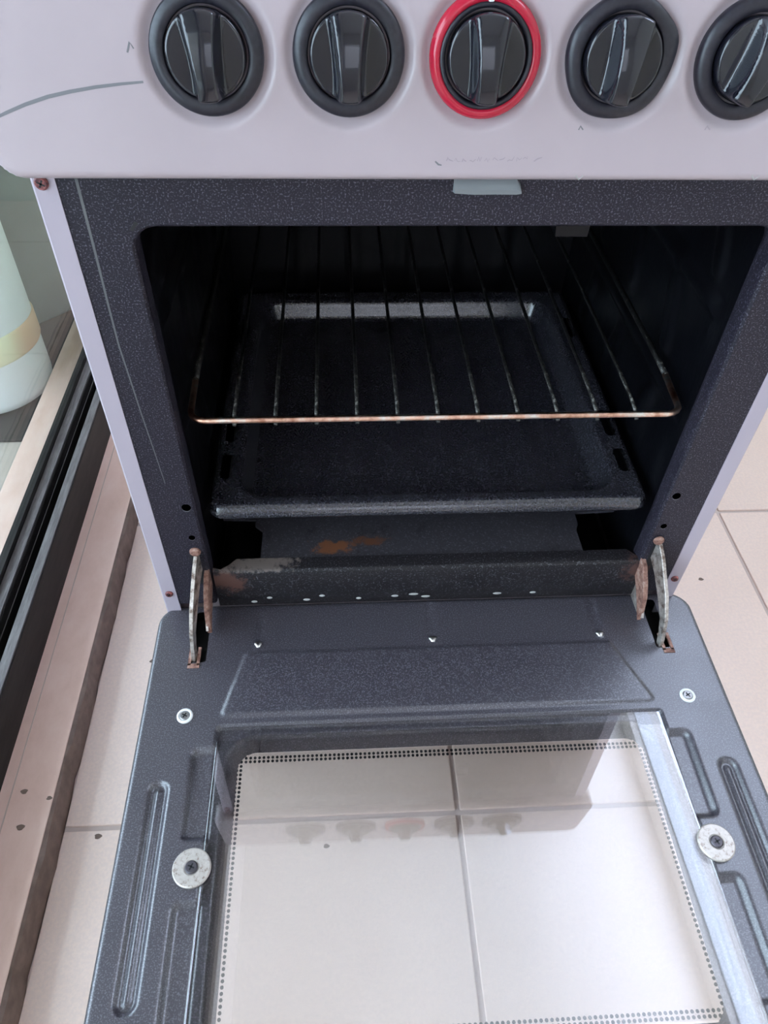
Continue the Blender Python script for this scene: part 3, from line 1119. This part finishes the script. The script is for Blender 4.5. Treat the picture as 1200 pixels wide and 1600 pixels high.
# clamp discs holding the glass, small cup-washer screws
for s, (cx, cy) in ((-1, (-0.1965, -0.2392)), (1, (0.2050, -0.2388))):
    obj('clamp_disc', lathe([(0.0140, 0.0004), (0.0143, 0.0012), (0.0143, 0.0030), (0.0134, 0.0038), (0.0060, 0.0040), (0.0050, 0.0034), (0, 0.0032)], 44), 'washer', door, loc=(cx, cy, 0.0))
    obj('clamp_screw', phillips(bmesh.new(), 0.0048, 0.0020), 'screw_dark', door, loc=(cx, cy, 0.0032), rot=(0, 0, 0.4 * s))
    obj('screw_cross', cross_bm(0.0026, 0.0022), 'black', door, loc=(cx, cy, 0.0032), rot=(0, 0, 0.4 * s))
for s, (cx, cy) in ((-1, (-0.2182, -0.1134)), (1, (0.2269, -0.1112))):
    obj('cup_washer', lathe([(0.0070, 0.0), (0.0068, 0.0012), (0.0056, 0.0018), (0.0046, 0.0012), (0.0044, 0.0002)], 36), 'marker', door, loc=(cx, cy, 0.0))
    obj('door_screw', phillips(bmesh.new(), 0.0045, 0.0016), 'screw', door, loc=(cx, cy, 0.0003), rot=(0, 0, 0.5 * s))
    obj('screw_cross', cross_bm(0.0024, 0.0018), 'black', door, loc=(cx, cy, 0.0003), rot=(0, 0, 0.5 * s))
for xc in (-0.1640, -0.0005, 0.1600):
    bm = lathe([(0.0034, -0.0006), (0.0028, 0.0002), (0.0014, 0.0006), (0, 0.0007)], 12)
    for v in bm.verts:
        a = math.atan2(v.co.y, v.co.x)
        v.co.x *= 1 + 0.3 * math.sin(3 * a + xc * 40)
    obj('worn_dimple', bm, 'zinc', door, True, loc=(DC + xc, -0.0430, 0.0014))
# rusty mouths of the hinge slots, dark channel below
for s in (-1, 1):
    cx = DC + s * HSX
    bm = bmesh.new()
    x0, x1 = cx - 0.0052, cx + 0.0052
    for a in ((x0, x1, -0.0660, -0.0615), (x0, x0 + 0.0026, -0.0630, -0.0440), (x1 - 0.0026, x1, -0.0630, -0.0440)):
        box(bm, a[0], a[1], a[2], a[3], -0.0012, 0.0009)
    obj('slot_mouth', bm, 'rust', door)
    inn = cx - s * 0.0035
    obj('slot_channel', bx(inn - 0.009, inn + 0.009, -0.064, 0.0, -0.0215, -0.018), 'black', door)

# hinge arms
for s in (-1, 1):
    bm = prism([(0.006, 0.0830), (-0.004, 0.0835), (-0.014, 0.0760), (-0.038, 0.0500), (-0.0500, 0.0300), (-0.0570, 0.0080), (-0.0600, -0.0100), (-0.0550, -0.0130), (-0.0500, 0.0080), (-0.0430, 0.0240), (-0.030, 0.0380), (-0.012, 0.0540), (0.006, 0.0640)], 'x', -0.0017, 0.0017, bev=0.0003)
    for v in bm.verts:
        v.co.x += s * (0.2095 - 0.150 * v.co.y) + 0.0015 * (1 if s > 0 else 0.6)
    arm = part('hinge_arm', bm, 'hinge', label='worn bare steel hinge arm')
    bm = prism([(0.003, 0.0600), (-0.006, 0.0570), (-0.0180, 0.0450), (-0.0260, 0.0330), (-0.0300, 0.0180), (-0.0310, 0.0040), (-0.0230, 0.0140), (-0.0130, 0.0240), (0.003, 0.0380)], 'x', -0.0022, 0.0022, bev=0.0004)
    for v in bm.verts:
        v.co.x += s * (0.2035 - 0.05 * v.co.y)
    obj('hinge_latch', bm, 'rust', arm, label='rusty pointed latch beside the arm')
    bm = prism([(0.004, 0.030), (-0.0250, 0.0220), (-0.0330, 0.010), (-0.028, 0.004), (0.004, 0.004)], 'x', -0.0010, 0.0010)
    for v in bm.verts:
        v.co.x += s * 0.2065
    obj('hinge_plate', bm, 'hinge', arm)
    rv = part('hinge_rivet', lathe([(0.0050, 0.0), (0.0048, 0.0016), (0.0034, 0.0030), (0, 0.0034)], 26), 'rust')
    rv.location = SL + Vector((s * 0.2093, -0.0008, 0.0866))
    rv.rotation_euler = (PI / 2, 0, 0)
    sl = part('arm_slot', bx(s * 0.2110 - 0.0040, s * 0.2110 + 0.0040, -0.0003, 0.0005, 0.040, 0.0835), 'black')

# ------------------------------------------------------------------ baking tray
tray_o = empty('baking_tray', (0, 0.19, 0.10))
tag(tray_o, 'black enamelled baking tray with slotted rim, below the wire rack', 'baking tray')
TX, TY0, TY1 = 0.1945, 0.0125, 0.372
BX, BY0, BY1 = 0.1690, 0.0270, 0.352


def t_sdf(x, y):
    d = sd_rr(x, y, -TX, TX, TY0, TY1, 0.012)
    for s in (-1, 1):
        for ya, yb in ((0.050, 0.082), (0.100, 0.140), (0.27, 0.31)):
            d = max(d, 0.0048 - sd_seg(x, y, s * 0.1828, ya + .0048, s * 0.1828, yb - .0048))
    return d


def t_h(x, y):
    e = -sd_rr(x, y, -TX, TX, TY0, TY1, 0.012)
    h = 0.0
    if e < 0.0034:
        t = 1 - max(0, e) / 0.0034
        h -= 0.0045 * (1 - math.sqrt(max(0, 1 - t * t)))
    b = sd_rr(x, y, -BX, BX, BY0, BY1, 0.026)
    k = max(0.0, min(1.0, -b / 0.0100))
    h -= 0.0215 * (0.75 * k + 0.25 * sstep(0, 1, k))
    if b < -0.016:
        for xc in (-0.105, -0.063, -0.021, 0.021, 0.063, 0.105):
            d = sd_seg(x, y, xc, 0.085, xc, 0.315)
            h += 0.0014 * (1 - sstep(0.003, 0.012, d))
    h += 0.0010 * math.exp(-((e - 0.0060) / 0.0035) ** 2)
    return h


tb = sheet(-TX, TX, TY0, TY1, 0.0024, t_sdf, t_h, place=lambda c: Vector((c.x, c.y - 0.19, c.z + 0.0255)))
tr = obj('tray_pan', tb, 'tray', tray_o)
ol = rr(-TX, TX, TY0 - 0.19, TY1 - 0.19, 0.012)
ol2 = rr(-TX - .0006, TX + .0006, TY0 - 0.19 - .0006, TY1 - 0.19 + .0006, 0.012)
obj('rolled_edge', loft([[(a, b, 0.0212) for a, b in ol], [(a, b, 0.0195) for a, b in ol2], [(a, b, 0.0150) for a, b in ol2], [(a, b, 0.0135) for a, b in ol], [(a * .992, b * .992, 0.0135) for a, b in ol]]), 'tray', tray_o, True)

# ------------------------------------------------------------------ wire rack
RZ = 0.2215
rack = empty('oven_rack', (0, 0.19, RZ))
tag(rack, 'wire oven rack with copper-toned front bar above the tray', 'oven rack')
RY0, RY1, RX0, RX1 = 0.0150, 0.375, -0.1945, 0.1930
bm = bmesh.new()
q = 0.012
fp = [(RX0, 0.062, 0.004)]
for a in (180, 202, 225, 247, 270):
    fp.append((RX0 + q + q * math.cos(math.radians(a)), RY0 + q + q * math.sin(math.radians(a)), 0.0))
for k in range(1, 12):
    fp.append((RX0 + q + (RX1 - RX0 - 2 * q) * k / 12, RY0, 0.0))
for a in (270, 292, 315, 337, 360):
    fp.append((RX1 - q + q * math.cos(math.radians(a)), RY0 + q + q * math.sin(math.radians(a)), 0.0))
fp.append((RX1, 0.062, 0.004))
tube(bm, [(x, y - 0.19, z) for x, y, z in fp], 0.0026, 12)
obj('front_bar', bm, 'wire_front', rack, True, label='copper-toned front bar with worn bright patches')
for x in (RX0, RX1):
    obj('side_rail', tube(bmesh.new(), [(x, 0.060 - 0.19, 0.004), (x, 0.10 - .19, 0.005), (x, RY1 - 0.19, 0.005)], 0.0025, 10), 'wire', rack, True)
obj('rear_bar', tube(bmesh.new(), [(RX0, RY1 - .19, 0.005), (RX1, RY1 - .19, 0.005)], 0.0025, 10), 'wire', rack, True)
wire_me = None
for k in range(11):
    x = -0.1602 + 0.03163 * k
    if wire_me is None:
        o = obj('rack_wire', tube(bmesh.new(), [(0, RY0 - 0.19 - 0.0022, -0.0036), (0, RY0 - 0.19 + 0.0015, -0.0015), (0, RY0 - 0.19 + 0.006, 0.0012), (0, 0.05 - .19, 0.003), (0, 0.2 - .19, 0.003), (0, RY1 - 0.19, 0.003)], 0.0016, 9), 'wire', rack, True, loc=(x, 0, 0))
        wire_me = o
    else:
        o = wire_me.copy()
        C.objects.link(o)
        o.location = (x, 0, 0)
